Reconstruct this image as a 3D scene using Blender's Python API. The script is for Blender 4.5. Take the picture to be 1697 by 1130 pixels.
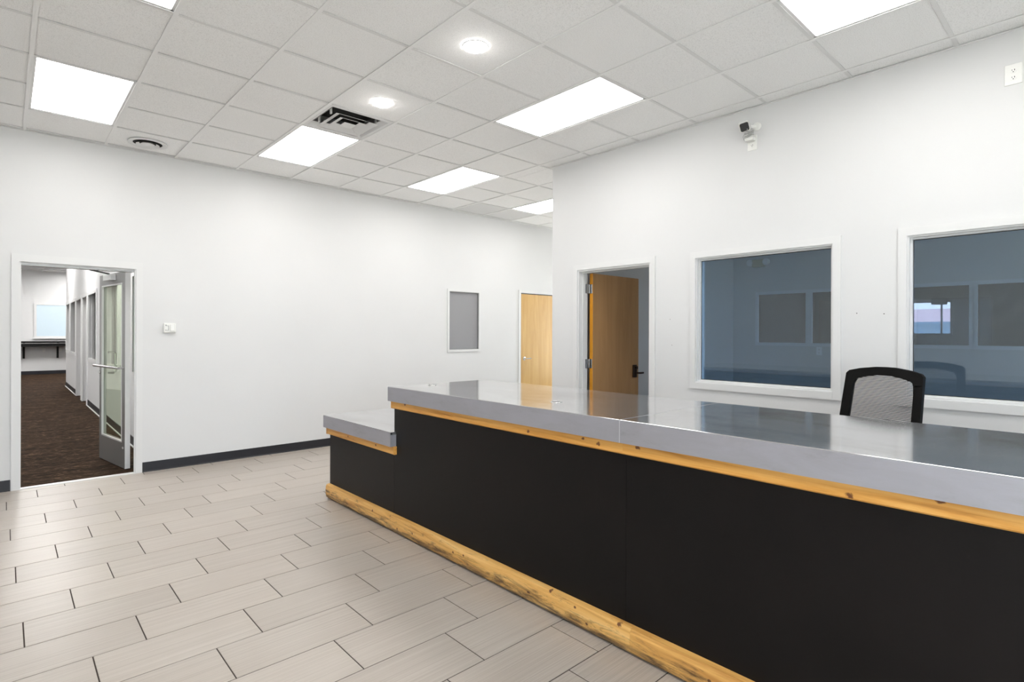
import bpy, math, random
from mathutils import Vector, Matrix
random.seed(7)
C = bpy.context.scene.collection
for o in list(bpy.data.objects): bpy.data.objects.remove(o)

# ------------------------------------------------------------------ camera, world, exposure
CAM_Z = 1.4677
yaw, roll = 0.828335, 0.003382
F = Vector((math.cos(yaw), math.sin(yaw), 0)); R = Vector((math.sin(yaw), -math.cos(yaw), 0)); U = Vector((0, 0, 1))
R2 = R*math.cos(roll) + U*math.sin(roll); U2 = U*math.cos(roll) - R*math.sin(roll)
cd = bpy.data.cameras.new('camera'); cam = bpy.data.objects.new('camera', cd); C.objects.link(cam)
M = Matrix.Identity(4)
for i, v in enumerate((R2, U2, -F)):
    for j in range(3): M[j][i] = v[j]
M.translation = Vector((0, 0, CAM_Z)); cam.matrix_world = M
cd.sensor_width = 36; cd.lens = 916.2/1697*36; cd.shift_y = (551.76-565)/1697; cd.clip_start = 0.05; cd.clip_end = 400
S = bpy.context.scene; S.camera = cam
w = bpy.data.worlds.new('World'); S.world = w; w.use_nodes = True
bg = w.node_tree.nodes['Background']; bg.inputs[0].default_value = (0.78, 0.88, 1.0, 1); bg.inputs[1].default_value = 4.5
sd = bpy.data.lights.new('sun', 'SUN'); sun = bpy.data.objects.new('sun', sd); C.objects.link(sun)
sd.energy = 24; sd.angle = .01; sd.color = (1, .98, .96); sun.rotation_euler = Vector((.02, .8, 1.0)).to_track_quat('Z', 'Y').to_euler()
S.view_settings.view_transform = 'Standard'; S.view_settings.look = 'None'; S.view_settings.gamma = 1
S.view_settings.use_curve_mapping = False; S.view_settings.exposure = 0.74
PANEL, DOWN, HALL_PANEL = 6.0, 40.0, 14.0

# ------------------------------------------------------------------ materials
def srgb(r, g, b):
    f = lambda c: (c/255/12.92 if c/255 <= .04045 else ((c/255+.055)/1.055)**2.4)
    return (f(r), f(g), f(b), 1)
def mat(name, col=(.8,.8,.8,1), rough=.5, metal=0., spec=.5):
    m = bpy.data.materials.new(name); m.use_nodes = True
    b = m.node_tree.nodes['Principled BSDF']
    b.inputs['Base Color'].default_value = col; b.inputs['Roughness'].default_value = rough
    b.inputs['Metallic'].default_value = metal; b.inputs['Specular IOR Level'].default_value = spec
    return m
def nd(m, t, **kw):
    n = m.node_tree.nodes.new(t)
    for k, v in kw.items(): setattr(n, k, v)
    return n
def lk(m, a, b): m.node_tree.links.new(a, b)
def coords(m, scale, rnd=False):
    tc = nd(m, 'ShaderNodeNewGeometry'); mp = nd(m, 'ShaderNodeMapping'); mp.inputs['Scale'].default_value = scale
    if rnd:
        oi = nd(m, 'ShaderNodeObjectInfo'); ad = nd(m, 'ShaderNodeVectorMath', operation='ADD')
        ml = nd(m, 'ShaderNodeMath', operation='MULTIPLY'); ml.inputs[1].default_value = 37.
        lk(m, oi.outputs['Random'], ml.inputs[0]); cx = nd(m, 'ShaderNodeCombineXYZ')
        for i in range(3): lk(m, ml.outputs[0], cx.inputs[i])
        lk(m, tc.outputs['Position'], ad.inputs[0]); lk(m, cx.outputs[0], ad.inputs[1]); lk(m, ad.outputs[0], mp.inputs[0])
    else: lk(m, tc.outputs['Position'], mp.inputs[0])
    return mp.outputs[0]
def noise(m, vec, scale=1., detail=4., rough=.5, dist=0.):
    n = nd(m, 'ShaderNodeTexNoise'); n.inputs['Scale'].default_value = scale; n.inputs['Detail'].default_value = detail
    n.inputs['Roughness'].default_value = rough; n.inputs['Distortion'].default_value = dist
    lk(m, vec, n.inputs['Vector']); return n.outputs['Fac']
def ramp(m, fac, stops):
    r = nd(m, 'ShaderNodeValToRGB'); e = r.color_ramp.elements
    while len(e) < len(stops): e.new(.5)
    for i, (p, c) in enumerate(stops): e[i].position = p; e[i].color = c
    lk(m, fac, r.inputs[0]); return r.outputs['Color']
def mix(m, fac, a, b, mode='MIX'):
    n = nd(m, 'ShaderNodeMix', data_type='RGBA', blend_type=mode)
    if hasattr(fac, 'links'): lk(m, fac, n.inputs[0])
    else: n.inputs[0].default_value = fac
    for s, v in ((6, a), (7, b)):
        if hasattr(v, 'links'): lk(m, v, n.inputs[s])
        else: n.inputs[s].default_value = v
    return n.outputs[2]
def bump(m, h, strength=.1, dist=.01):
    b = nd(m, 'ShaderNodeBump'); b.inputs['Strength'].default_value = strength; b.inputs['Distance'].default_value = dist
    lk(m, h, b.inputs['Height']); lk(m, b.outputs[0], m.node_tree.nodes['Principled BSDF'].inputs['Normal'])
def setc(m, c): lk(m, c, m.node_tree.nodes['Principled BSDF'].inputs['Base Color'])
def setr(m, fac, lo, hi):
    r = nd(m, 'ShaderNodeMapRange'); r.inputs['To Min'].default_value = lo; r.inputs['To Max'].default_value = hi
    lk(m, fac, r.inputs['Value']); lk(m, r.outputs[0], m.node_tree.nodes['Principled BSDF'].inputs['Roughness'])

G = lambda v: (v, v, v, 1)
m_wall = mat('white_wall_paint', (.84, .84, .825, 1), .55, spec=.3)
n = noise(m_wall, coords(m_wall, (1, 1, 1)), 160, 3); bump(m_wall, n, .05, .002)
setc(m_wall, ramp(m_wall, noise(m_wall, coords(m_wall, (1, 1, 1)), 1.3, 2), [(.3, (.712, .712, .712, 1)), (.7, (.728, .728, .728, 1))]))
m_trim = mat('white_trim_paint', (.735, .735, .732, 1), .45)
m_tile_c = mat('ceiling_tile_fibre', G(.74), .95, spec=.1)
v = coords(m_tile_c, (1, 1, 1), True); n1 = noise(m_tile_c, v, 190, 2, .6)
setc(m_tile_c, ramp(m_tile_c, n1, [(.33, (.74, .74, .735, 1)), (.45, (.91, .91, .905, 1)), (.7, (.94, .94, .935, 1))])); bump(m_tile_c, n1, .35, .003)
m_tile_d = mat('greyer_ceiling_tile_fibre', (.72, .72, .72, 1), .95, spec=.1)
m_tee = mat('ceiling_tee_enamel', (.88, .88, .875, 1), .5)
m_tee2 = mat('cross_tee_enamel', (.76, .76, .755, 1), .5)
m_glow = mat('light_panel_glow'); b = m_glow.node_tree.nodes['Principled BSDF']
b.inputs['Emission Color'].default_value = (1, .985, .965, 1); b.inputs['Emission Strength'].default_value = PANEL; b.inputs['Base Color'].default_value = G(.8)
m_hglow = m_glow.copy(); m_hglow.name = 'hall_panel_glow'; m_hglow.node_tree.nodes['Principled BSDF'].inputs['Emission Strength'].default_value = HALL_PANEL
m_bulb = mat('bulb_glow'); b = m_bulb.node_tree.nodes['Principled BSDF']
b.inputs['Emission Color'].default_value = (1, .97, .93, 1); b.inputs['Emission Strength'].default_value = DOWN
# floor tile: fine streaks along the tile's length (X)
m_floor = mat('striated_porcelain', (.5, .46, .4, 1), .4)
v = coords(m_floor, (1.2, 230, 1), True); st = noise(m_floor, v, 1., 3, .6)
v2 = coords(m_floor, (1, 1, 1), True); cl = noise(m_floor, v2, 2.2, 3)
c1 = ramp(m_floor, st, [(.3, srgb(165, 155, 145)), (.5, srgb(182, 172, 162)), (.7, srgb(193, 184, 175))])
c2 = mix(m_floor, .14, c1, ramp(m_floor, cl, [(.3, srgb(168, 155, 142)), (.7, srgb(214, 208, 200))]))
oi = nd(m_floor, 'ShaderNodeObjectInfo'); c3 = mix(m_floor, oi.outputs['Random'], srgb(246, 246, 246), srgb(255, 255, 255))
setc(m_floor, mix(m_floor, 1., c2, c3, 'MULTIPLY')); setr(m_floor, cl, .26, .40); bump(m_floor, st, .06, .001)
m_grout = mat('dark_grout', srgb(62, 52, 46), .9)
# carpet in planks
m_carp = mat('brown_plank_carpet', (.05, .04, .03, 1), .95, spec=.1)
v = coords(m_carp, (3.4, 7.0, 1)); a = noise(m_carp, v, 1.9, 8, .74, 1.9); f2 = noise(m_carp, coords(m_carp, (40, 130, 1)), 1, 2)
vv = nd(m_carp, 'ShaderNodeTexVoronoi'); vv.inputs['Scale'].default_value = 1.; lk(m_carp, coords(m_carp, (1.1, 6.5, 1)), vv.inputs['Vector'])
c = ramp(m_carp, a, [(.38, srgb(20, 13, 9)), (.47, srgb(42, 30, 20)), (.55, srgb(78, 58, 42)), (.64, srgb(140, 114, 90))])
c = mix(m_carp, .35, c, mix(m_carp, vv.outputs['Color'], srgb(26, 18, 13), srgb(84, 66, 50)))
c = mix(m_carp, .35, c, ramp(m_carp, f2, [(.35, srgb(28, 20, 15)), (.65, srgb(120, 98, 78))]), 'OVERLAY'); setc(m_carp, c); bump(m_carp, f2, .4, .004)
m_ocarp = mat('office_carpet', srgb(70, 72, 74), .95, spec=.1); bump(m_ocarp, noise(m_ocarp, coords(m_ocarp, (1, 1, 1)), 300, 2), .4, .003)
# stainless steel, brushed along the counter (Y)
m_steel = mat('brushed_stainless', (.60, .60, .60, 1), .1, .84)
v = coords(m_steel, (90, 1.6, 90)); s1 = noise(m_steel, v, 1., 4, .6); s2 = noise(m_steel, coords(m_steel, (3, 1.2, 6)), 1.5, 6, .65, .4)
c = ramp(m_steel, s2, [(.28, (.44, .43, .425, 1)), (.5, (.60, .595, .60, 1)), (.72, (.68, .68, .69, 1))])
sc = noise(m_steel, coords(m_steel, (24, 2.2, 24)), 2., 8, .8, 1.2)
c = mix(m_steel, ramp(m_steel, sc, [(.66, G(0)), (.74, G(.5))]), c, (.82, .82, .82, 1))
setc(m_steel, c); setr(m_steel, s2, .05, .17); bump(m_steel, s1, .02, .0015)
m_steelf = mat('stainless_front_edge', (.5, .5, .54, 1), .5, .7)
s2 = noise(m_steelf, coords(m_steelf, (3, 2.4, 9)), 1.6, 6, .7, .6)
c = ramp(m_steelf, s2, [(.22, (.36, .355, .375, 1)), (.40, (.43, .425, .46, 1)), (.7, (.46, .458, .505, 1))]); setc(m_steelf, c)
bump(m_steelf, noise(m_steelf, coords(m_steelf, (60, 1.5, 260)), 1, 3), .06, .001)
m_weld = mat('weld_grey', (.62, .62, .64, 1), .3, .6)
m_black = mat('black_laminate', srgb(28, 25, 25), .42, spec=.22)
n = noise(m_black, coords(m_black, (1, 1, 1)), 1.2, 5, .6); setc(m_black, ramp(m_black, n, [(.3, srgb(10, 9, 9)), (.7, srgb(21, 17, 16))])); setr(m_black, n, .36, .5)
m_dark = mat('black_cavity_shade', srgb(14, 13, 13), .8)
m_vinyl = mat('black_vinyl', srgb(30, 30, 36), .45)
def wood(name, cols, knots=(), dirt=0., axis='Y', rough=.45, gs=1.0):
    m = mat(name, (.5, .3, .1, 1), rough)
    sc = {'Y': (26*gs, 1.3*gs, 26*gs), 'Z': (9*gs, 9*gs, .7*gs)}[axis]
    g = noise(m, coords(m, sc, True), 1., 5, .62, .9); c = ramp(m, g, cols)
    if knots:
        acc = None
        for (ky, kz, kr) in knots:
            mp = nd(m, 'ShaderNodeMapping'); mp.inputs['Location'].default_value = (0, -ky*.75/(kr*1.5), -kz/(kr*1.5)); mp.inputs['Scale'].default_value = (0, .75/(kr*1.5), 1/(kr*1.5))
            ge = nd(m, 'ShaderNodeNewGeometry'); lk(m, ge.outputs['Position'], mp.inputs[0])
            ln = nd(m, 'ShaderNodeVectorMath', operation='LENGTH'); lk(m, mp.outputs[0], ln.inputs[0])
            if acc is None: acc = ln.outputs['Value']
            else:
                mn = nd(m, 'ShaderNodeMath', operation='MINIMUM'); lk(m, acc, mn.inputs[0]); lk(m, ln.outputs['Value'], mn.inputs[1]); acc = mn.outputs[0]
        kd = nd(m, 'ShaderNodeMath', operation='ADD'); kd.inputs[1].default_value = 0; lk(m, acc, kd.inputs[0])
        wob = nd(m, 'ShaderNodeMath', operation='MULTIPLY_ADD'); lk(m, noise(m, coords(m, (60, 60, 60)), 1, 2), wob.inputs[0]); wob.inputs[1].default_value = .9; lk(m, acc, wob.inputs[2])
        kn = ramp(m, wob.outputs[0], [(.0, G(.95)), (.32, G(.55)), (.55, G(.95)), (.80, G(.85)), (1.0, G(0))])
        c = mix(m, kn, c, srgb(84, 40, 20))
    if dirt:
        d = noise(m, coords(m, (14, 3.2, 22)), 1.4, 8, .75, .5); tz = nd(m, 'ShaderNodeSeparateXYZ'); ge = nd(m, 'ShaderNodeNewGeometry'); lk(m, ge.outputs['Position'], tz.inputs[0])
        mr = nd(m, 'ShaderNodeMapRange'); mr.inputs['From Min'].default_value = .0; mr.inputs['From Max'].default_value = .13; mr.inputs['To Min'].default_value = .17; mr.inputs['To Max'].default_value = -.10
        lk(m, tz.outputs[2], mr.inputs['Value']); ad = nd(m, 'ShaderNodeMath', operation='ADD'); lk(m, d, ad.inputs[0]); lk(m, mr.outputs[0], ad.inputs[1])
        c = mix(m, ramp(m, ad.outputs[0], [(.50, G(0)), (.66, G(dirt)), (.82, G(min(1, dirt*1.15)))]), c, srgb(58, 40, 32))
    setc(m, c); bump(m, g, .12, .002); return m
KN = [(3.416, .954, .011), (2.157, .933, .011), (1.771, .949, .010), (1.674, .936, .012), (1.45, .953, .012), (.604, .923, .014), (.356, .960, .012), (-.4, .94, .012), (4.301, .604, .010), (4.208, .597, .006), (3.837, .603, .011)]
KK = [(4.589, .06, .008), (4.268, .026, .010), (3.867, .095, .012), (3.612, .114, .006), (3.505, .049, .010), (3.301, .07, .009), (2.826, .079, .010), (2.722, .091, .010), (2.14, .065, .012), (1.985, .122, .010), (1.814, .104, .008), (1.547, .118, .012), (1.737, .05, .008), (1.1, .07, .01)]
m_pine = wood('varnished_pine', [(.28, srgb(160, 100, 38)), (.45, srgb(208, 148, 68)), (.72, srgb(232, 178, 100))], KN)
m_kick = wood('scuffed_pine', [(.28, srgb(188, 132, 64)), (.5, srgb(226, 174, 98)), (.75, srgb(240, 198, 128))], knots=KK, dirt=.8)
m_maple = wood('maple_veneer', [(.25, srgb(190, 146, 76)), (.5, srgb(202, 160, 92)), (.75, srgb(212, 174, 106))], (), axis='Z', rough=.4)
m_brown = wood('birch_veneer', [(.25, srgb(164, 122, 76)), (.5, srgb(176, 134, 88)), (.75, srgb(186, 144, 98))], (), axis='Z', rough=.3)
m_edge = mat('orange_lipping', srgb(232, 160, 50), .4)
m_chrome = mat('satin_chrome', (.7, .7, .7, 1), .2, 1.)
m_bronze = mat('dark_bronze', srgb(70, 56, 50), .3, .8)
m_alu = mat('clear_anodised_aluminium', (.36, .36, .355, 1), .38, .75)
m_alul = mat('pale_aluminium', (.78, .78, .77, 1), .4, .2)
m_cable = mat('grey_white_cable', (.42, .42, .41, 1), .5)
m_plate = mat('white_plastic', (.83, .83, .80, 1), .35)
m_slot = mat('slot_black', G(.015), .6)
m_grey = mat('grey_frosted_panel', srgb(150, 149, 152), .22)
m_lens = mat('ridged_clear_plastic', (.9, .9, .88, 1), .1)
m_chair = mat('black_chair_plastic', srgb(9, 8, 8), .6, spec=.15)
m_mesh = mat('grey_black_mesh', srgb(52, 51, 50), .7)
m_seat = mat('black_seat_fabric', srgb(26, 26, 27), .9)
m_frost = mat('frosted_daylight_glow', srgb(190, 205, 214), .35)
b = m_frost.node_tree.nodes['Principled BSDF']; b.inputs['Emission Color'].default_value = srgb(186, 208, 222); b.inputs['Emission Strength'].default_value = .15  # weak emission stands in for daylight behind the pane
def glass(name, tint, refl=1.5, tintr=(1, 1, 1, 1)):
    m = bpy.data.materials.new(name); m.use_nodes = True; t = m.node_tree; t.nodes.clear()
    out = t.nodes.new('ShaderNodeOutputMaterial'); mx = t.nodes.new('ShaderNodeMixShader'); tr = t.nodes.new('ShaderNodeBsdfTransparent')
    gl = t.nodes.new('ShaderNodeBsdfGlossy'); gl.inputs['Roughness'].default_value = 0.; gl.inputs['Color'].default_value = tintr; tr.inputs[0].default_value = tint
    fr = t.nodes.new('ShaderNodeFresnel'); fr.inputs[0].default_value = refl; ge = t.nodes.new('ShaderNodeNewGeometry')
    iv = t.nodes.new('ShaderNodeMath'); iv.operation = 'SUBTRACT'; iv.inputs[0].default_value = 1.; t.links.new(ge.outputs['Backfacing'], iv.inputs[1])
    ml = t.nodes.new('ShaderNodeMath'); ml.operation = 'MULTIPLY'; t.links.new(fr.outputs[0], ml.inputs[0]); t.links.new(iv.outputs[0], ml.inputs[1])
    t.links.new(ml.outputs[0], mx.inputs[0]); t.links.new(tr.outputs[0], mx.inputs[1]); t.links.new(gl.outputs[0], mx.inputs[2]); t.links.new(mx.outputs[0], out.inputs[0])
    return m
m_glass = glass('tinted_office_glass', (.72, .85, .97, 1), 2.25, (.84, .94, 1, 1))
m_clear = glass('clear_glass', (.97, .98, .97, 1), 1.45)
m_dglass = glass('greenish_door_glass', (.90, .95, .86, 1), 1.7, (1., 1., .88, 1))
m_bglass = glass('smoky_glass', (.5, .46, .45, 1), 1.7)

# ------------------------------------------------------------------ geometry helpers
class MB:
    def __init__(s): s.v = []; s.f = []; s.sm = False
    def add(s, vs, fs):
        k = len(s.v); s.v += [tuple(p) for p in vs]; s.f += [tuple(k+i for i in f) for f in fs]; return s
    def box(s, x0, x1, y0, y1, z0, z1, bv=0.):
        if bv <= 0:
            return s.add([(x, y, z) for z in (z0, z1) for y in (y0, y1) for x in (x0, x1)],
                         [(0, 2, 3, 1), (4, 5, 7, 6), (0, 1, 5, 4), (1, 3, 7, 5), (3, 2, 6, 7), (2, 0, 4, 6)])
        import bmesh
        bm = bmesh.new(); r = bmesh.ops.create_cube(bm, size=1)
        for q in bm.verts: q.co = ((x0+x1)/2+q.co.x*(x1-x0), (y0+y1)/2+q.co.y*(y1-y0), (z0+z1)/2+q.co.z*(z1-z0))
        bmesh.ops.bevel(bm, geom=list(bm.edges), offset=bv, segments=2, affect='EDGES', profile=.5)
        bm.verts.index_update(); s.add([q.co[:] for q in bm.verts], [[q.index for q in f.verts] for f in bm.faces]); bm.free(); return s
    def cyl(s, p0, p1, r0, r1=None, n=20, cap=True):
        r1 = r0 if r1 is None else r1; p0 = Vector(p0); p1 = Vector(p1); d = (p1-p0).normalized()
        a = d.orthogonal().normalized(); b = d.cross(a); vs = []
        for p, r in ((p0, r0), (p1, r1)):
            for i in range(n): t = 2*math.pi*i/n; vs.append(p+(a*math.cos(t)+b*math.sin(t))*r)
        fs = [(i, (i+1) % n, n+(i+1) % n, n+i) for i in range(n)]
        if cap: fs += [tuple(range(n-1, -1, -1)), tuple(range(n, 2*n))]
        return s.add(vs, fs)
    def lathe(s, c, prof, n=32, ax='z'):
        # prof: list of (radius, height); revolve round the given axis through c
        vs = []
        for r, h in prof:
            for i in range(n):
                t = 2*math.pi*i/n; q = (r*math.cos(t), r*math.sin(t), h)
                if ax == 'x': q = (h, q[0], q[1])
                if ax == 'y': q = (q[0], h, q[1])
                vs.append((c[0]+q[0], c[1]+q[1], c[2]+q[2]))
        fs = [(k*n+i, k*n+(i+1) % n, (k+1)*n+(i+1) % n, (k+1)*n+i) for k in range(len(prof)-1) for i in range(n)]
        return s.add(vs, fs)
    def tube(s, pts, r, n=8, closed=False):
        pts = [Vector(p) for p in pts]; vs = []; m = len(pts)
        for k, p in enumerate(pts):
            d = (pts[(k+1) % m if closed else min(k+1, m-1)]-pts[(k-1) % m if closed else max(k-1, 0)]).normalized()
            a = d.cross(Vector((0.13, .21, .97))).normalized(); b = d.cross(a)
            for i in range(n): t = 2*math.pi*i/n; vs.append(p+(a*math.cos(t)+b*math.sin(t))*r)
        fs = [(k*n+i, k*n+(i+1) % n, ((k+1) % m)*n+(i+1) % n, ((k+1) % m)*n+i) for k in range(m if closed else m-1) for i in range(n)]
        if not closed: fs += [tuple(range(n-1, -1, -1)), tuple(range((m-1)*n, m*n))]
        return s.add(vs, fs)
    def prism(s, poly, axis, a, b):
        # poly in the two other axes (cyclic), extruded along axis from a to b
        n = len(poly); vs = []
        for h in (a, b):
            for p in poly:
                vs.append({'x': (h, p[0], p[1]), 'y': (p[0], h, p[1]), 'z': (p[0], p[1], h)}[axis])
        return s.add(vs, [tuple(range(n-1, -1, -1)), tuple(range(n, 2*n))]+[(i, (i+1) % n, n+(i+1) % n, n+i) for i in range(n)])
    def xf(s, m): s.v = [tuple(m @ Vector(p)) for p in s.v]; return s
    def mesh(s, name, m, org=(0, 0, 0)):
        import bmesh
        me = bpy.data.meshes.new(name); me.from_pydata([(p[0]-org[0], p[1]-org[1], p[2]-org[2]) for p in s.v], [], s.f)
        bm = bmesh.new(); bm.from_mesh(me); bmesh.ops.recalc_face_normals(bm, faces=bm.faces); bm.to_mesh(me); bm.free()
        if m: me.materials.append(m)
        if s.sm:
            me.polygons.foreach_set('use_smooth', [True]*len(me.polygons)); me.set_sharp_from_angle(angle=math.radians(38))
        return me
def smooth(mb): mb.sm = True; return mb
ORG = {}
def root(name, loc, label=None, cat=None, group=None, kind=None):
    o = bpy.data.objects.new(name, None); C.objects.link(o); o.location = loc; o.empty_display_size = .1; ORG[o.name] = tuple(loc)
    return tag(o, label, cat, group, kind)
def tag(o, label=None, cat=None, group=None, kind=None):
    if label: o['label'] = label
    if cat: o['category'] = cat
    if group: o['group'] = group
    if kind: o['kind'] = kind
    return o
def part(name, mb, m, parent, label=None, kind=None):
    org = ORG[parent.name]; o = bpy.data.objects.new(name, mb.mesh(name, m, org)); C.objects.link(o); o.parent = parent; ORG[o.name] = org
    return tag(o, label, kind=kind)
def solid(name, mb, m, label=None, cat=None, group=None, kind=None, org=None):
    if org is None:
        xs, ys, zs = zip(*mb.v); org = ((min(xs)+max(xs))/2, (min(ys)+max(ys))/2, min(zs))
    o = bpy.data.objects.new(name, mb.mesh(name, m, org)); C.objects.link(o); o.location = org; ORG[o.name] = tuple(org)
    return tag(o, label, cat, group, kind)
def struct(name, mb, m, label=None): return solid(name, mb, m, label, kind='structure', org=(0, 0, 0))
def holed(u0, u1, z0, z1, holes, fn):
    """cells of a rectangle without the holes; fn(u0,u1,z0,z1) adds one box"""
    us = sorted({u0, u1, *[h[0] for h in holes], *[h[1] for h in holes]}); us = [u for u in us if u0 <= u <= u1]
    for a, b in zip(us, us[1:]):
        hs = sorted([h for h in holes if h[0] <= a+1e-6 and h[1] >= b-1e-6], key=lambda h: h[2]); z = z0
        for h in hs:
            if h[2] > z+1e-6: fn(a, b, z, h[2])
            z = h[3]
        if z < z1-1e-6: fn(a, b, z, z1)
def wall_x(name, x0, x1, y0, y1, z1, holes=(), m=None, label=None, z0=0):
    mb = MB(); holed(y0, y1, z0, z1, list(holes), lambda a, b, c, d: mb.box(x0, x1, a, b, c, d)); return struct(name, mb, m or m_wall, label)
def wall_y(name, y0, y1, x0, x1, z1, holes=(), m=None, label=None, z0=0):
    mb = MB(); holed(x0, x1, z0, z1, list(holes), lambda a, b, c, d: mb.box(a, b, y0, y1, c, d)); return struct(name, mb, m or m_wall, label)
def frame_x(x0, x1, y0, y1, z0, z1, t, bottom=True):
    mb = MB(); mb.box(x0, x1, y0, y0+t, z0, z1).box(x0, x1, y1-t, y1, z0, z1).box(x0, x1, y0+t, y1-t, z1-t, z1)
    if bottom: mb.box(x0, x1, y0+t, y1-t, z0, z0+t)
    return mb
def frame_y(y0, y1, x0, x1, z0, z1, t, bottom=True):
    mb = MB(); mb.box(x0, x0+t, y0, y1, z0, z1).box(x1-t, x1, y0, y1, z0, z1).box(x0+t, x1-t, y0, y1, z1-t, z1)
    if bottom: mb.box(x0+t, x1-t, y0, y1, z0, z0+t)
    return mb

# ------------------------------------------------------------------ room shell
YB, XR, H = 6.863, 4.569, 3.338
XL, YF, YC = -2.6, -2.9, 4.306      # left wall, wall behind the camera, end corner of the right wall
D1 = (.099, 1.003, 0, 2.116); SW = (4.978, 5.585, 1.194, 2.124); D2 = (6.50, 7.41, 0, 2.152)
wall_y('wall_back', YB, YB+.14, XL, 9.0, H+.3, [(D1[0], 1.036, 0, D1[3]), D2, (SW[0], SW[1], SW[2], SW[3])], label='long white wall at the back with doorway to the hall')
D3 = (3.013, 3.928, 0, 2.147); W1 = (1.425, 2.541, 1.034, 2.143); W2 = (-.25, .965, 1.034, 2.143)
wall_x('wall_right', XR, XR+.14, YF, YC, H+.1, [W2, W1, D3], label='white wall behind the counter with two office windows and a doorway')
wall_x('wall_left', XL-.14, XL, YF, YB, H+.1, [(-2.4, -.9, .15, 2.7)], label='white side wall outside the frame')
wall_y('wall_front', YF-.14, YF, XL, XR, H+.1, [(-2.0, -.3, .15, 2.7), (.2, 1.9, .15, 2.7)], label='white street wall outside the frame')
wall_y('wall_passage', YC-.14, YC, XR+.14, 9.0, H+.1, label='white wall of the passage to the maple door')
wall_x('wall_passage_end', 9.0, 9.14, YC-.14, YB, H+.1, [(4.9, 6.5, .4, 2.5)])
ws = root('added_passage_window', (9.0, 5.6, 0), kind='structure')  # unseen window, added to brighten the passage and the far ceiling
part('window_frame', frame_x(9.04, 9.10, 4.9, 6.5, .4, 2.5, .05), m_alu, ws)  # frame of the added passage window
part('pane', MB().box(9.069, 9.075, 4.95, 6.45, .45, 2.45), m_clear, ws)
ws = root('window_storefront', (.2, YF, 0), kind='structure')
for a, b in ((-2.0, -.3), (.2, 1.9)):
    part('window_frame', frame_y(YF-.10, YF-.04, a, b, .15, 2.7, .05), m_alu, ws)
    part('pane', MB().box(a+.05, b-.05, YF-.075, YF-.069, .2, 2.65), m_clear, ws)
ws = root('window_side', (XL, -1, 0), kind='structure')
part('window_frame', frame_x(XL-.10, XL-.04, -2.4, -.9, .15, 2.7, .05), m_alu, ws)
part('pane', MB().box(XL-.075, XL-.069, -2.35, -.95, .2, 2.65), m_clear, ws)

# floor: grout bed plus every tile
floor = struct('floor', MB().box(XL, 9.0, YF, YB, -.06, -.0025), m_grout, 'pale striated tiles laid in running thirds on dark grout')
TL, TW, GR = .638, .3023, .0055
xa, xb, y_lo = -1.3, 2.14, .15
tile_mesh = {}
rest = MB(); nt = 0
k0 = 4.328
for r in range(-9, 25):
    y1 = k0 - r*TW; y0 = y1-TW
    if y0 >= YB or y1 <= YF: continue
    ph = .484 - .2063*r
    j = math.floor((XL-ph)/TL)
    while ph+j*TL < 9.0:
        a, b_ = ph+j*TL, ph+(j+1)*TL; j += 1
        ca, cb, c0, c1_ = max(a+GR/2, XL), min(b_-GR/2, 9.0), max(y0+GR/2, YF), min(y1-GR/2, YB)
        if ca >= cb or c1_-c0 < .01: continue
        if b_ > xa and a < 2.2 and y0 > y_lo-.1:
            key = (round(cb-ca, 4), round(c1_-c0, 4))
            if key not in tile_mesh:
                mb = MB(); hx, hy = key[0]/2, key[1]/2; e = .0012
                mb.add([(-hx, -hy, -.012), (hx, -hy, -.012), (hx, hy, -.012), (-hx, hy, -.012), (-hx, -hy, -e), (hx, -hy, -e), (hx, hy, -e), (-hx, hy, -e),
                        (-hx+e, -hy+e, 0), (hx-e, -hy+e, 0), (hx-e, hy-e, 0), (-hx+e, hy-e, 0)],
                       [(0, 3, 2, 1), (8, 9, 10, 11)]+[(i, (i+1) % 4, 4+(i+1) % 4, 4+i) for i in range(4)]+[(4+i, 4+(i+1) % 4, 8+(i+1) % 4, 8+i) for i in range(4)])
                tile_mesh[key] = mb.mesh('tile', m_floor)
            o = bpy.data.objects.new('tile', tile_mesh[key]); C.objects.link(o); o.parent = floor; o.location = ((ca+cb)/2, (c0+c1_)/2, random.uniform(-.0004, .0002)); nt += 1
        else: rest.box(ca, cb, c0, c1_, -.012, 0)
part('tiles_out_of_view', rest, m_floor, floor, kind='stuff')
print('floor tiles', nt)

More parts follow.
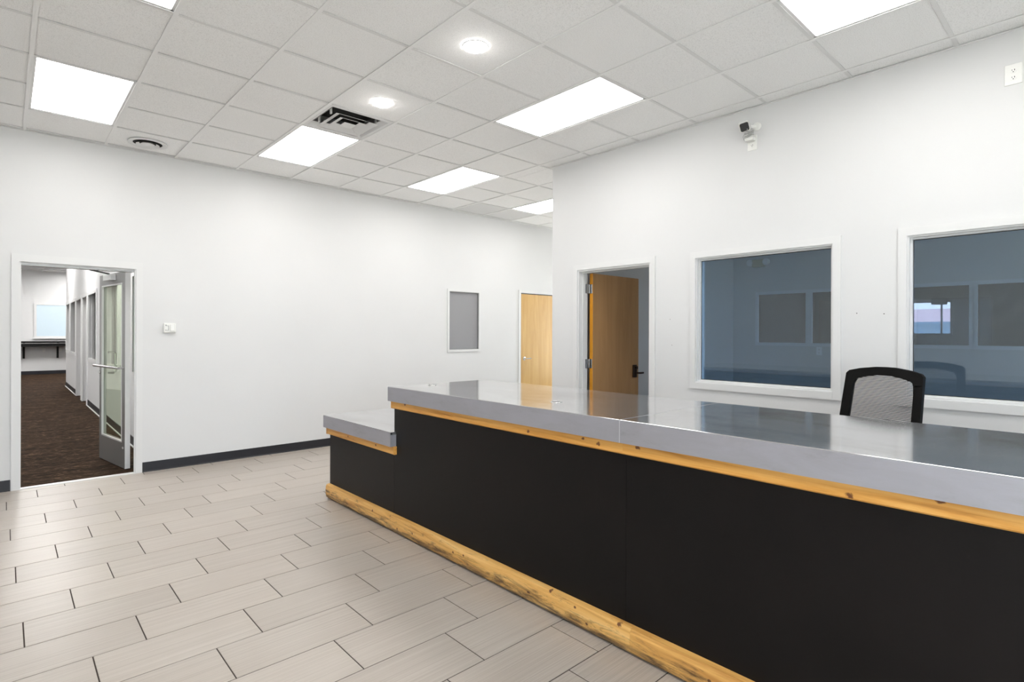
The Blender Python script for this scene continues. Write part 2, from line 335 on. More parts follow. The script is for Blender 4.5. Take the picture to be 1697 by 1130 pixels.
# ceiling: tee grid and every tile
T = .6096; GX, GY = 1.9575, 2.5226
ceil = struct('ceiling', MB().box(XL-.1, XR+.02, YF-.1, YB, H+.12, H+.2).box(XR+.02, 9.1, YC-.1, YB, H+.12, H+.2), m_dark, 'suspended ceiling of square white tiles')
fx = {}   # cells taken by fixtures
LIGHTS = [(2, 0), (2, -4), (-3, 4), (-3, 0), (0, 4), (3, 4), (6, 4), (-3, -4), (-3, -8), (2, -8)]
for i, k in LIGHTS: fx[(i, k)] = fx[(i, k+1)] = 1
fx[(0, 3)] = 1
TF = .013
cm = {}; rest = MB()
for i in range(-8, 12):
    for k in range(-9, 8):
        if (i, k) in fx: continue
        for (rx0, rx1, ry0, ry1) in ((XL, XR, YF, YB), (XR, 9.0, YC, YB)):
            a, b_ = max(GX+i*T+.005, rx0), min(GX+(i+1)*T-.005, rx1); c0, c1_ = max(GY+k*T+.005, ry0), min(GY+(k+1)*T-.005, ry1)
            if b_-a < .02 or c1_-c0 < .02: continue
            # tiles the photograph (or a step aside) can see
            if i >= -5 and k >= -5 and (i+.5)*T+GX+(k+.5)*T+GY > .6:
                key = (round(b_-a, 4), round(c1_-c0, 4))
                if key not in cm: cm[key] = [MB().box(-key[0]/2, key[0]/2, -key[1]/2, key[1]/2, 0, .016).mesh('ceiling_tile', mm) for mm in (m_tile_c, m_tile_d)]
                dk = (i, k) in ((5, 6), (6, 6))
                o = bpy.data.objects.new('ceiling_tile', cm[key][1 if dk else 0]); C.objects.link(o); o.parent = ceil
                o.location = ((a+b_)/2, (c0+c1_)/2, H+.004+random.uniform(0, .003))
                if dk: o['label'] = 'greyer ceiling tile'
            else: rest.box(a, b_, c0, c1_, H+.003, H+.019)
part('tiles_out_of_view', rest, m_tile_c, ceil, kind='stuff')
for i in range(-8, 13):
    x = GX+i*T
    if not XL < x < 9.0: continue
    y0 = YF if x < XR else YC
    part('grid_tee', MB().box(x-TF, x+TF, y0, YB, H-.001, H+.002).box(x-.003, x+.003, y0, YB, H+.002, H+.035), m_tee, ceil)
for k in range(-9, 8):
    y = GY+k*T
    if not YF < y < YB: continue
    xe = XR if y < YC else 9.0
    cuts = sorted((GX+i*T+TF, GX+(i+1)*T-TF) for i, k2 in LIGHTS if k2+1 == k)
    segs, xs0 = [], XL
    for ca, cb in cuts:
        if ca < xe: segs.append((xs0, ca)); xs0 = cb
    if xs0 < xe: segs.append((xs0, xe))
    for a, b_ in segs: part('grid_tee', MB().box(a, b_, y-TF+.001, y+TF-.001, H, H+.0025).box(a, b_, y-.003, y+.003, H+.0025, H+.03), m_tee2, ceil)
for (a, b_, c0, c1_) in ((XL, 9.0, YB-.022, YB), (XR-.022, XR, YF, YC), (XL, XL+.022, YF, YB), (XL, XR, YF, YF+.022), (XR, 9.0, YC, YC+.022)):
    part('wall_angle', MB().box(a, b_, c0, c1_, H-.002, H+.001), m_tee, ceil)

# ceiling lights
LL = {(2, 0): 'long glowing troffer panel over the counter between the downlights and the right wall', (2, -4): 'glowing troffer panel cut by the top edge above the right wall',
      (-3, 4): 'glowing troffer panel above the glass hall door, at the far left', (-3, 0): 'glowing troffer panel of which only a corner shows at the upper left edge',
      (0, 4): 'glowing troffer panel touching the square air diffuser', (3, 4): 'glowing troffer panel near the back wall, alone in the middle distance',
      (6, 4): 'farthest glowing troffer panel, half hidden by the wall corner'}
for i, k in LIGHTS:
    x0, x1, y0, y1 = GX+i*T, GX+(i+1)*T, GY+k*T, GY+(k+2)*T
    o = root('ceiling_light', ((x0+x1)/2, (y0+y1)/2, H), LL.get((i, k)) or {(-3, -4): 'glowing troffer panel behind the camera beside the side wall window', (-3, -8): 'glowing troffer panel in the corner of the street and side walls', (2, -8): 'glowing troffer panel over the storefront window behind the camera'}[(i, k)], 'ceiling light', 'lit troffer panels in the ceiling')
    e = .017; z = H+.004
    mb = MB().box(x0+.006, x0+e+.012, y0+.006, y1-.006, z, z+.05).box(x1-e-.012, x1-.006, y0+.006, y1-.006, z, z+.05).box(x0+e, x1-e, y0+.006, y0+e+.012, z, z+.05).box(x0+e, x1-e, y1-e-.012, y1-.006, z, z+.05)
    part('light_frame', mb, m_trim, o); part('diffuser', MB().box(x0+e+.010, x1-e-.010, y0+e+.010, y1-e-.010, z+.004, z+.012), m_glow, o)
for k, nm in ((0, 'nearer round downlight glowing white in the ceiling, towards the top edge'), (2, 'farther round downlight glowing white beside the square air diffuser')):
    cx, cy = GX+.5*T, GY+(k+.5)*T
    o = root('downlight', (cx, cy, H), nm, 'downlight', 'round recessed downlights')
    part('trim_ring', smooth(MB().lathe((cx, cy, H), [(.088, .002), (.087, -.003), (.084, -.005), (.078, -.004), (.074, .0015)], 40)), m_trim, o)
    part('bulb', smooth(MB().lathe((cx, cy, H), [(.0, -.024), (.024, -.023), (.050, -.018), (.068, -.009), (.075, .001)], 32)), m_bulb, o)
# square air diffuser
x0, x1, y0, y1 = GX+.008, GX+T-.008, GY+3*T+.008, GY+4*T-.008; cx, cy = (x0+x1)/2, (y0+y1)/2
o = root('air_diffuser', (cx, cy, H), 'square white ceiling air diffuser with nested louvres and dark throat', 'air vent')
def sq(mb, a, za, b, zb, th=.002):
    vs = []
    for r, z in ((a, za), (b, zb), (b, zb+th), (a, za+th)):
        vs += [(cx-r, cy-r, z), (cx+r, cy-r, z), (cx+r, cy+r, z), (cx-r, cy+r, z)]
    fs = []
    for q in range(4):
        for i in range(4): fs.append((q*4+i, q*4+(i+1) % 4, ((q+1) % 4)*4+(i+1) % 4, ((q+1) % 4)*4+i))
    return mb.add(vs, fs)
hz = (x1-x0)/2
fr = MB(); sq(fr, hz, H+.003, .262, H+.004); sq(fr, .262, H+.004, .222, H+.045); part('flange', fr, m_trim, o)
part('throat', MB().box(cx-.225, cx+.225, cy-.225, cy+.225, H+.10, H+.105), m_dark, o)
mb = MB(); [mb.box(cx+a, cx+b_, cy+c0, cy+d, H+.035, H+.105) for a, b_, c0, d in ((-.225, -.22, -.225, .225), (.22, .225, -.225, .225), (-.225, .225, -.225, -.22), (-.225, .225, .22, .225))]
part('throat_side', mb, m_alu, o)
for a, za, b_, zb in ((.196, H-.012, .140, H+.012), (.132, H-.014, .078, H+.010)):
    mb = MB(); sq(mb, a, za, b_, zb); part('louvre', mb, m_trim, o)
mb = MB(); sq(mb, .056, H-.015, .030, H-.008); mb.box(cx-.056, cx+.056, cy-.056, cy+.056, H-.0165, H-.0145); part('centre_plate', mb, m_trim, o)
for sx in (-1, 1):
    for s in (-1, 1): part('bracket', MB().box(cx+sx*.21-.006, cx+sx*.21+.006, cy-.012+s*.12, cy+.012+s*.12, H+.0, H+.06), m_alul, o)
for s in (-1, 1): part('bracket', MB().box(cx-.012+s*.12, cx+.012+s*.12, cy+.200, cy+.212, H+.0, H+.06), m_alul, o)
# round vent
cx, cy = 1.043, 6.50
o = root('round_vent', (cx, cy, H), 'round white ceiling vent with dark slots above the hall door wall', 'air vent')
part('rim', smooth(MB().lathe((cx, cy, H), [(.17, .002), (.168, -.006), (.150, -.010), (.128, -.004), (.122, .001)], 40)), m_trim, o)
part('throat', MB().cyl((cx, cy, H-.001), (cx, cy, H+.001), .124, n=36), m_dark, o)  # flat black disc stands in for the shaded cavity
part('louvre', smooth(MB().lathe((cx, cy, H), [(.100, -.014), (.085, -.006), (.070, .0), (.072, -.002), (.088, -.010), (.1, -.015)], 36)), m_trim, o)
part('centre_disc', smooth(MB().lathe((cx, cy, H), [(0, -.016), (.045, -.015), (.060, -.010), (.052, -.004), (0, -.003)], 32)), m_trim, o)

# ------------------------------------------------------------------ baseboards
def base_y(name, x0, x1): return struct(name, MB().prism([(YB, 0), (YB-.012, .0), (YB-.006, .012), (YB-.004, .100), (YB, .102)], 'x', x0, x1), m_vinyl, 'black vinyl baseboard')
base_y('baseboard_back', 1.060, SW[1]+.86); base_y('baseboard_back_left', XL, .040); base_y('baseboard_back_right', 7.47, 9.0)
for nm, a, b_ in (('baseboard_right', YF, 2.955), ('baseboard_right_corner', 3.985, YC)):
    struct(nm, MB().prism([(XR, 0), (XR-.012, 0), (XR-.006, .012), (XR-.004, .1), (XR, .102)], 'y', a, b_), m_vinyl, 'black vinyl baseboard')

# ------------------------------------------------------------------ back wall: hall doorway with glass door
d = root('door_1', (.55, YB, 0), 'open aluminium and glass door in the white cased hall doorway', 'door', kind='structure')
cs = MB().box(.044, .099, YB-.014, YB, 0, 2.186).box(1.003, 1.060, YB-.014, YB, 0, 2.186).box(.099, 1.003, YB-.014, YB, 2.116, 2.186)
part('casing', cs, m_trim, d)
part('door_frame', MB().box(.099, .112, YB+.0, YB+.20, 0, 2.116).box(.990, 1.036, YB+.0, YB+.028, 0, 2.116).box(.112, .990, YB+.02, YB+.20, 2.094, 2.116), m_trim, d)
part('head_seal', MB().box(.112, .990, YB+.015, YB+.035, 2.086, 2.0955), m_alu, d)
part('threshold', MB().box(.100, 1.002, YB-.012, YB+.05, -.002, .007), m_alul, d)
ang = math.radians(8.6)
RT = Matrix.Translation(Vector((.9875, 7.10, .012))) @ Matrix.Rotation(ang, 4, 'Z')
# local door frame: x from -.048..0 (thickness), y 0..0.87 (width), z 0..2.10
def dp(name, mb, m, parent, label=None): return part(name, mb.xf(RT), m, parent, label)
slab = dp('door_slab', MB().box(-.047, 0, 0, .100, 0, 2.10).box(-.047, 0, .79, .87, 0, 2.10).box(-.047, 0, .10, .79, 0, .27).box(-.047, 0, .10, .79, 1.98, 2.10), m_alu, d)
dp('hinge_stile_edge', MB().box(-.0475, .0005, -.004, .0005, .0, 2.10), m_alul, slab, 'pale hinge-side edge')
dp('glazing_bead', MB().box(-.049, -.030, .10, .112, .27, 1.98).box(-.049, -.030, .778, .79, .27, 1.98).box(-.049, -.030, .112, .778, .27, .285).box(-.049, -.030, .112, .778, 1.965, 1.98), m_alul, slab)
dp('door_pane', MB().box(-.027, -.021, .10, .79, .27, 1.98), m_dglass, slab)
h = dp('push_bar', smooth(MB().cyl((-.105, -.0, 1.07), (-.105, .86, 1.07), .0125)), m_chrome, slab)
dp('bar_post', MB().cyl((-.105, .03, 1.07), (-.046, .03, 1.07), .011).cyl((-.105, .83, 1.07), (-.046, .83, 1.07), .011), m_chrome, slab)
dp('pull_handle', smooth(MB().tube([(.0, .74, .98), (.06, .74, .98), (.075, .74, 1.0), (.075, .74, 1.2), (.06, .74, 1.22), (0, .74, 1.22)], .010)), m_chrome, slab)
dp('lock_cylinder', MB().cyl((-.062, .83, .99), (-.046, .83, .99), .016), m_chrome, slab)
dp('corner_label', MB().box(-.0485, -.0468, .045, .085, .205, .225), m_plate, slab, 'small white sticker')
dp('closer_box', MB().box(-.100, -.048, .30, .56, 2.02, 2.085, .004), m_alul, slab, 'pale door closer box')
part('closer_arm', MB().tube([RT @ Vector((-.075, .43, 2.093)), (.70, YB+.47, 2.115), (.66, YB+.45, 2.118)], .008).tube([(.66, YB+.45, 2.122), (.75, YB+.11, 2.108)], .008), m_slot, d, 'black folding closer arm')
part('closer_shoe', MB().box(.70, .80, YB+.09, YB+.13, 2.083, 2.094), m_alul, d)

# ------------------------------------------------------------------ hall behind the doorway
HZ, HX, HY = 3.52, 1.22, 24.9
struct('floor_hall', MB().box(-3.2, 7.0, YB+.001, HY+.1, -.06, -.002), m_carp, 'brown plank-patterned carpet of the hall')
hall_ceiling = struct('ceiling_hall', MB().box(-3.2, 7.0, YB+.13, HY+.1, HZ+.02, HZ+.1), m_tile_c, 'white tiled ceiling of the hall')
hl = [(.33, 21.3), (.33, 17.0), (.33, 12.7), (.33, 8.6), (-1.6, 8.6), (-1.6, 12.7), (-1.6, 17.0), (-1.6, 21.3), (3.4, 21.3), (1.6, 21.3), (1.6, 23.0)]  # near-right pair is unseen, added to brighten the end wall
mb = MB()
for i in range(-6, 12): mb.box(.33+i*T-TF, .33+i*T+TF, YB+.14, HY, HZ-.001, HZ+.02)
part('grid_tee', mb, m_tee, hall_ceiling)
for k in range(0, 30): part('grid_tee', MB().box(-3.2, 7.0, 7.1+k*T-TF, 7.1+k*T+TF, HZ, HZ+.02), m_tee, hall_ceiling)
for q, (a, c0) in enumerate(hl):
    o = root('ceiling_light', (a+.3, c0+.6, HZ), 'glowing panel in the hall ceiling seen through the doorway' if q == 0 else 'hidden hall panel, %s row, %s from the end wall' % ('left' if a < -1 else 'near-left' if a < 0 else 'middle' if a < 1 else 'added near-right' if a < 2 else 'right', {21.3: 'one bay', 17.0: 'opposite the far windows, well', 12.7: 'opposite the second window, far', 8.6: 'just inside the glass door, far', 23.0: 'half a bay'}[c0]), 'ceiling light', 'lit panels in the hall ceiling')
    part('light_frame', MB().box(a-.01, a+.62, c0-.01, c0+1.23, HZ-.004, HZ+.001), m_trim, o)
    part('diffuser', MB().box(a+.01, a+.60, c0+.01, c0+1.21, HZ-.008, HZ-.004), m_hglow, o)
hw = [(7.35, 8.50, .93, 2.2, 'w'), (9.75, 10.95, .93, 2.2, 'w'), (12.30, 13.60, .93, 2.2, 'w'), (13.83, 14.75, 0, 2.2, 'd'), (14.95, 16.05, 0, 2.2, 'd'), (16.28, 17.55, .95, 2.2, 'w'), (17.75, 18.85, .95, 2.2, 'w')]
wall_x('wall_hall_right', HX, HX+.12, YB+.14, 19.1, HZ+.05, [h[:4] for h in hw], label='pale hall wall with a row of windows and doors')
wall_y('wall_hall_return', 18.98, 19.1, HX+.12, 7.0, HZ+.05)
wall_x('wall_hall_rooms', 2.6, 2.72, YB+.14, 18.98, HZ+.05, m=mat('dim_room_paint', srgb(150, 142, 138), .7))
wall_x('wall_hall_left', -3.2, -3.06, YB+.14, HY, HZ+.05); wall_x('wall_hall_end_right', 7.0, 7.1, 18.98, HY, HZ+.05)
wall_y('wall_hall_end', HY, HY+.12, -3.2, 7.0, HZ+.05, label='white end wall of the hall with the frosted window')
for q, (a, b_, c0, c1_, ty) in enumerate(hw):
    nm = ('window_hall' if ty == 'w' else 'door_hall')
    o = root(nm, (HX, (a+b_)/2, c0), kind='structure')
    t = .07; o['label'] = ('white cased hall window, %s along the row from the doorway' if ty == 'w' else 'white cased hall door opening, %s along the row from the doorway') % ('first', 'second', 'third', 'fourth', 'fifth', 'sixth', 'seventh')[q]
    mb = frame_x(HX-.022, HX, a-t*.6, b_+t*.6, c0-(t*.6 if ty == 'w' else 0), c1_+t*.6, t, ty == 'w'); mb.v = mb.v
    part('window_frame' if ty == 'w' else 'casing', mb, m_trim, o)
    if ty == 'w': part('pane', MB().box(HX+.05, HX+.056, a+.0, b_, c0, c1_), m_bglass, o)
    else: part('door_leaf', MB().box(HX+.07, HX+.115, a+.01, b_-.01, .005, c1_-.005), mat('grey_door', srgb(150, 144, 142), .5), o)
mb = MB(); glint = MB()
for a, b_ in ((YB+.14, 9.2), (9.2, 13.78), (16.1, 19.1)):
    mb.box(HX-.008, HX, a, b_, .012, .12); glint.box(HX-.022, HX-.004, a, b_, 0, .012)  # white strip paints the glint on the toe of the vinyl base
struct('baseboard_hall', mb, m_vinyl, 'dark baseboard of the hall wall'); struct('hall_toe_glint', glint, m_trim, 'thin white strip imitating the glint along the hall baseboard toe')
struct('baseboard_hall_end', MB().box(-3.0, 7.0, HY-.012, HY, 0, .12), m_vinyl, 'dark baseboard of the hall end wall')
o = root('window_frosted', (1.8, HY, 1.28), 'frosted pale blue window in the hall end wall above the black shelf', 'window', kind='structure')
part('window_frame', frame_y(HY-.03, HY, .735, 2.80, 1.24, 2.44, .065), m_trim, o); part('sill', MB().box(.70, 2.84, HY-.07, HY, 1.215, 1.25), m_trim, o)
part('pane', MB().box(.80, 2.735, HY-.012, HY-.004, 1.30, 2.38), m_frost, o)
o = root('wall_shelf', (1.2, HY, 1.0), 'black wall-hung counter shelf at the end of the hall', 'shelf')
part('shelf_top', MB().box(-1.2, 3.2, HY-.50, HY-.001, 1.085, 1.135), m_dark, o); part('apron', MB().box(-1.2, 3.2, HY-.46, HY-.42, .955, 1.06), m_dark, o)
part('shelf_edge', MB().box(-1.2, 3.2, HY-.505, HY-.5, 1.055, 1.075), m_alu, o)
for x in (-.4, .475, 1.36, 2.25): part('bracket', MB().box(x-.028, x+.028, HY-.08, HY-.001, .55, .955).box(x-.02, x+.02, HY-.45, HY-.001, .95, 1.085), m_dark, o)

# ------------------------------------------------------------------ wall plates
def outlet(name, face, u, z, label, pw=.072, ph=.116, rows=(-.022, .022)):
    """face: ('x',plane) faces -X ; ('y',plane) faces -Y"""
    ax, pl = face
    P = lambda a, b_, c0, d, z0, z1, bv=0: (MB().box(pl-b_, pl-a, c0, d, z0, z1, bv) if ax == 'x' else MB().box(c0, d, pl-b_, pl-a, z0, z1, bv))
    o = root(name, (pl, u, z) if ax == 'x' else (u, pl, z), label, 'outlet')
    part('cover_plate', P(0, .006, u-pw/2, u+pw/2, z-ph/2, z+ph/2, .002), m_plate, o)
    for dz in rows:
        mb = MB(); c = (pl-.0062, u, z+dz) if ax == 'x' else (u, pl-.0062, z+dz)
        e = (c[0]-.002, c[1], c[2]) if ax == 'x' else (c[0], c[1]-.002, c[2]); mb.cyl(c, e, .0165, n=20)
        s = part('socket', mb, m_plate, o); mb = MB()
        for du, dv, hw_, hh in ((-.006, .003, .0016, .0045), (.006, .003, .0013, .0038), (0, -.008, .0024, .0024)):
            q = P(.0078, .0092, u+du-hw_, u+du+hw_, z+dz+dv-hh, z+dz+dv+hh); mb.add(q.v, q.f)
        part('slot', mb, m_slot, s)
    return o
outlet('wall_outlet', ('x', XR), .424, 3.069, 'white outlet high on the right wall near the frame edge', .082, .125)
outlet('wall_outlet', ('x', XR), 2.035, 3.050, 'white outlet under the little security camera', .078, .122)
outlet('wall_outlet', ('y', HY), .999, .825, 'left of two white outlets under the hall shelf'); outlet('wall_outlet', ('y', HY), 1.434, .82, 'right of two white outlets under the hall shelf')
# strobe box on the back wall
o = root('wall_strobe', (1.302, YB, 1.51), 'small white strobe box with ridged clear lens beside the hall doorway', 'alarm')
part('housing', MB().box(1.246, 1.360, YB-.030, YB, 1.458, 1.562, .008), m_plate, o)
part('lens', MB().box(1.305, 1.345, YB-.046, YB-.029, 1.475, 1.545, .006), m_lens, o)
part('grille', MB().box(1.262, 1.266, YB-.033, YB-.029, 1.48, 1.492).box(1.262, 1.290, YB-.0325, YB-.029, 1.530, 1.534).box(1.288, 1.292, YB-.0325, YB-.029, 1.485, 1.534).box(1.262, 1.290, YB-.0325, YB-.029, 1.483, 1.487).box(1.262, 1.270, YB-.033, YB-.029, 1.53, 1.545), m_alu, o)

# small grey window
o = root('window_3', (5.28, YB, 1.19), 'small grey frosted window in the back wall left of the maple door', 'window', kind='structure')
part('window_frame', frame_y(YB-.014, YB+.04, SW[0]-.02, SW[1]+.02, SW[2]-.02, SW[3]+.015, .035), m_trim, o)
part('bead', frame_y(YB+.0, YB+.03, SW[0]+.014, SW[1]-.014, SW[2]+.014, SW[3]-.018, .008), m_alu, o)
part('pane', MB().box(SW[0], SW[1], YB+.022, YB+.034, SW[2], SW[3]), m_grey, o)
# maple door
o = root('door_2', (6.95, YB, 0), 'closed pale maple door in the back wall beside the wall corner', 'door', kind='structure')
part('casing', MB().box(6.445, 6.492, YB-.014, YB, 0, 2.20).box(7.418, 7.465, YB-.014, YB, 0, 2.20).box(6.492, 7.418, YB-.014, YB, 2.158, 2.20), m_trim, o)
part('jamb', MB().box(6.50, 6.508, YB, YB+.14, 0, 2.152).box(7.402, 7.41, YB, YB+.14, 0, 2.152).box(6.508, 7.402, YB, YB+.14, 2.144, 2.152), m_dark, o)
sl = part('door_slab', MB().box(6.512, 7.398, YB+.006, YB+.05, .006, 2.138), m_maple, o)
part('rosette', smooth(MB().lathe((6.590, YB+.006, 1.03), [(.0, -.012), (.026, -.011), (.033, -.006), (.034, 0)], 28, 'y')), m_chrome, sl)
part('lever', smooth(MB().tube([(6.590, YB-.005, 1.03), (6.590, YB-.048, 1.03), (6.602, YB-.055, 1.03), (6.70, YB-.052, 1.030)], .010)), m_chrome, sl)

# ------------------------------------------------------------------ right wall: office door and windows
o = root('door_3', (XR, 3.47, 0), 'open birch office door in white casing behind the counter', 'door', kind='structure')
part('casing', MB().box(XR-.014, XR, D3[0]-.055, D3[0], 0, 2.205).box(XR-.014, XR, D3[1], D3[1]+.055, 0, 2.205).box(XR-.014, XR, D3[0], D3[1], D3[3], 2.205), m_trim, o)
part('jamb', MB().box(XR, XR+.14, D3[1]-.018, D3[1], 0, D3[3]).box(XR, XR+.14, D3[0], D3[0]+.018, 0, D3[3]).box(XR, XR+.14, D3[0]+.018, D3[1]-.018, D3[3]-.018, D3[3])
     .box(XR+.055, XR+.09, D3[1]-.030, D3[1]-.018, 0, D3[3]-.018).box(XR+.055, XR+.09, D3[0]+.018, D3[0]+.03, 0, D3[3]-.018).box(XR+.055, XR+.09, D3[0]+.03, D3[1]-.03, D3[3]-.03, D3[3]-.018), m_trim, o)
sl = part('door_slab', MB().box(4.756, 5.614, 3.870, 3.914, .008, 2.124), m_brown, o)
part('edge_lipping', MB().box(4.752, 4.756, 3.871, 3.913, .008, 2.124), m_edge, sl, 'orange unfinished hinge edge')
for z in (1.955, 1.135, .25):
    hg = part('hinge', MB().box(4.7495, 4.752, 3.874, 3.910, z-.05, z+.05).box(4.672, 4.712, 3.905, 3.9095, z-.05, z+.05), m_chrome, sl)
    mb = MB()
    for q in range(5): mb.cyl((4.731, 3.905, z-.05+q*.02+.001), (4.731, 3.905, z-.05+q*.02+.019), .007, n=12)
    part('hinge_knuckle', mb, m_chrome, hg)
hd = part('lock_plate', MB().box(5.492, 5.560, 3.848, 3.870, .945, 1.095, .006), m_bronze, sl, 'dark bronze keypad lock plate')
part('lever', smooth(MB().tube([(5.530, 3.850, 1.0), (5.530, 3.800, 1.0), (5.540, 3.792, 1.0), (5.605, 3.792, 1.0)], .011)), m_bronze, hd)
part('thumb_turn', smooth(MB().cyl((5.528, 3.850, 1.062), (5.528, 3.828, 1.062), .020)), m_bronze, hd)
for nm, W, lb in (('window_1', W1, 'white framed tinted office window between the door and the mesh chair'), ('window_2', W2, 'white framed tinted office window cut by the right edge')):
    o = root(nm, (XR, (W[0]+W[1])/2, W[2]), lb, 'window', kind='structure')
    y0, y1, z0, z1 = W
    part('casing', MB().box(XR-.014, XR, y0-.055, y0, z0-.058, z1+.056).box(XR-.014, XR, y1, y1+.05, z0-.058, z1+.056).box(XR-.014, XR, y0, y1, z1, z1+.056).box(XR-.016, XR, y0-.0, y1, z0-.058, z0), m_trim, o)
    part('window_frame', frame_x(XR+.0, XR+.14, y0, y1, z0, z1, .012).box(XR+.03, XR+.056, y0+.012, y0+.024, z0+.012, z1-.012).box(XR+.03, XR+.056, y1-.024, y1-.012, z0+.012, z1-.012)
         .box(XR+.03, XR+.056, y0+.024, y1-.024, z1-.024, z1-.012).box(XR+.03, XR+.056, y0+.024, y1-.024, z0+.012, z0+.022), m_trim, o)
    part('gasket', frame_x(XR+.056, XR+.059, y0+.016, y1-.016, z0+.014, z1-.016, .012), m_slot, o)
    part('pane', MB().box(XR+.060, XR+.066, y0+.012, y1-.012, z0+.012, z1-.012), m_glass, o)
# screws and scuffs left in the wall
for q, (y, z) in enumerate(((1.099, 1.612), (1.268, 1.620), (2.80, 1.60), (2.78, 1.36))):
    o = solid('wall_screw', smooth(MB().cyl((XR-.003, y, z), (XR, y, z), .0035 if q < 2 else .0025, n=10)), m_slot,
              ('small dark screw in the right wall above the chair, nearer window_2 side' if q == 0 else 'small dark screw in the right wall between the two office windows, nearer the left one' if q == 1
               else 'tiny screw hole in the wall between office door and left window, upper' if q == 2 else 'tiny screw hole in the wall between office door and left window, lower'), 'screw', 'screws left in the right wall')
    if q == 0: o['label'] = 'small dark screw in the right wall above the chair, nearer the right-hand window'

# security camera
o = root('security_camera', (4.50, 2.05, 3.17), 'small white security camera with black square face high on the right wall', 'camera')
cf = Vector((-.80, -.42, -.42)).normalized(); cu = Vector((0, 0, 1)); cr = cf.cross(cu).normalized(); cu = cr.cross(cf)
CM = Matrix.Identity(4)
for i, vv_ in enumerate((-cr, cu, cf)):
    for j in range(3): CM[j][i] = vv_[j]
CM = Matrix.Translation(Vector((4.475, 2.062, 3.172))) @ CM @ Matrix.Rotation(math.radians(14), 4, 'Z')
part('camera_body', smooth(MB().box(-.040, .040, -.040, .040, -.03, .045, .014).xf(CM)), m_plate, o)
rp = [(sx*.020+.013*math.cos(t), sy*.020+.013*math.sin(t)) for sx, sy, a0 in ((1, 1, 0), (-1, 1, 1), (-1, -1, 2), (1, -1, 3)) for t in [math.pi/2*(a0+q/5) for q in range(6)]]
part('camera_face', MB().prism(rp, 'z', .040, .047).xf(CM), m_slot, o, 'glossy black square face')
part('lens_dot', MB().cyl((.016, -.024, .046), (.016, -.024, .049), .004, n=12).xf(CM), m_alu, o)
part('mount', smooth(MB().lathe((XR, 1.995, 3.175), [(.034, 0), (.034, -.012), (.026, -.022), (0, -.026)], 28, 'x').tube([(XR-.02, 1.995, 3.175), (4.52, 2.03, 3.172)], .012)), m_plate, o)
cb = MB()
for q in range(7):
    a0 = random.uniform(-.25, .25); zc = 3.128-.006*q; rr = .036+.004*random.random()
    cb.tube([(4.505+.03*math.sin(t*math.pi/8)*.6, 2.035+rr*math.cos(t*math.pi/8), zc+.008*math.sin(t*math.pi/8+a0*4)+a0*.04*math.cos(t*math.pi/8)) for t in range(16)], .0022, 6, True)
cb.tube([(4.50, 2.07, 3.12), (4.51, 2.088, 3.10), (4.53, 2.092, 3.09), (4.55, 2.092, 3.075)], .0022, 6)
part('cable', smooth(cb), m_cable, o, 'coiled grey-white cable')
solid('power_adapter', MB().box(4.505, 4.5605, 2.003, 2.075, 3.058, 3.086, .006), m_plate, 'white plug-in power adapter in the outlet under the security camera', 'adapter')

# ------------------------------------------------------------------ office behind the windows
XO = 8.63
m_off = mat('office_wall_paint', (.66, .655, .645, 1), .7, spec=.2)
OW = [(2.20, 3.754, 1.315, 2.065), (-.6, 1.749, 1.315, 2.10)]
OW = [(3.034, 3.752, 1.30, 2.052), (1.80, 2.976, 1.30, 2.052), (1.178, 1.79, 1.34, 2.10), (-1.2, 1.127, 1.34, 2.10)]
OW = [(3.034, 3.752), (1.86, 2.976), (1.178, 1.80), (-.6, 1.127)]; OWZ = (1.325, 2.075)
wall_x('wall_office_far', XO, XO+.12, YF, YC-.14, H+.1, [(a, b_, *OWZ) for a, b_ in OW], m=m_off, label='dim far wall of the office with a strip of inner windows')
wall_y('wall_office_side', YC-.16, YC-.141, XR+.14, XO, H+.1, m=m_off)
wall_y('wall_office_front', YF-.14, YF, XR, 12.1, H+.1, [(6.4, 8.0, 1.2, 2.3), (9.8, 11.0, 1.6, 2.3)], m=m_off)  # unseen openings added so that daylight brightens the office
struct('floor_office', MB().box(XR+.02, 12.1, YF, YC-.14, -.06, -.001), m_ocarp, 'dark office carpet')
struct('ceiling_office', MB().box(XR+.1, 12.1, YF, YC-.14, H+.03, H+.1), m_tile_c, 'office ceiling')
wall_x('wall_office_outer', 12.0, 12.12, YF, YC-.14, H+.1, [(1.90, 3.2, 1.475, 2.035)], m=m_off)
wall_y('wall_store_side', YC-.16, YC-.02, XO, 12.1, H+.1, m=m_off)
o = root('window_office_strip', (XO, 1.5, OWZ[0]), 'strip of dark inner windows seen through the office glass', 'window', kind='structure')
for a, b_ in OW:
    part('window_frame', frame_x(XO-.02, XO+.005, a-.03, b_+.03, OWZ[0]-.035, OWZ[1]+.04, .045), m_trim, o)
    part('pane', MB().box(XO+.04, XO+.046, a, b_, *OWZ), m_bglass, o)
o = root('window_street', (12.0, 2.5, 1.47), 'distant bright street window seen through the right office window', 'window', kind='structure')
part('window_frame', frame_x(11.98, 12.0, 1.88, 3.22, 1.455, 2.055, .03).box(11.985, 12.03, 2.02, 2.045, 1.48, 2.03), m_alu, o)
part('pane', MB().box(12.05, 12.056, 1.90, 3.2, 1.475, 2.035), m_clear, o)
solid('hanging_sign', MB().box(11.94, 11.975, 1.95, 2.17, 1.985, 2.10, .004), m_dark, 'dark box sign hanging over the distant street window', 'sign')
outlet('wall_outlet', ('x', XO), 2.87, 1.222, 'outlet on the office far wall seen through the left tinted window')
o = root('emergency_light', (XO, 3.727, 2.55), 'beige twin-head emergency light high on the office far wall', 'emergency light')
part('housing', MB().box(XO-.09, XO, 3.63, 3.81, 2.50, 2.615, .012), mat('beige_plastic', srgb(196, 190, 170), .5), o)
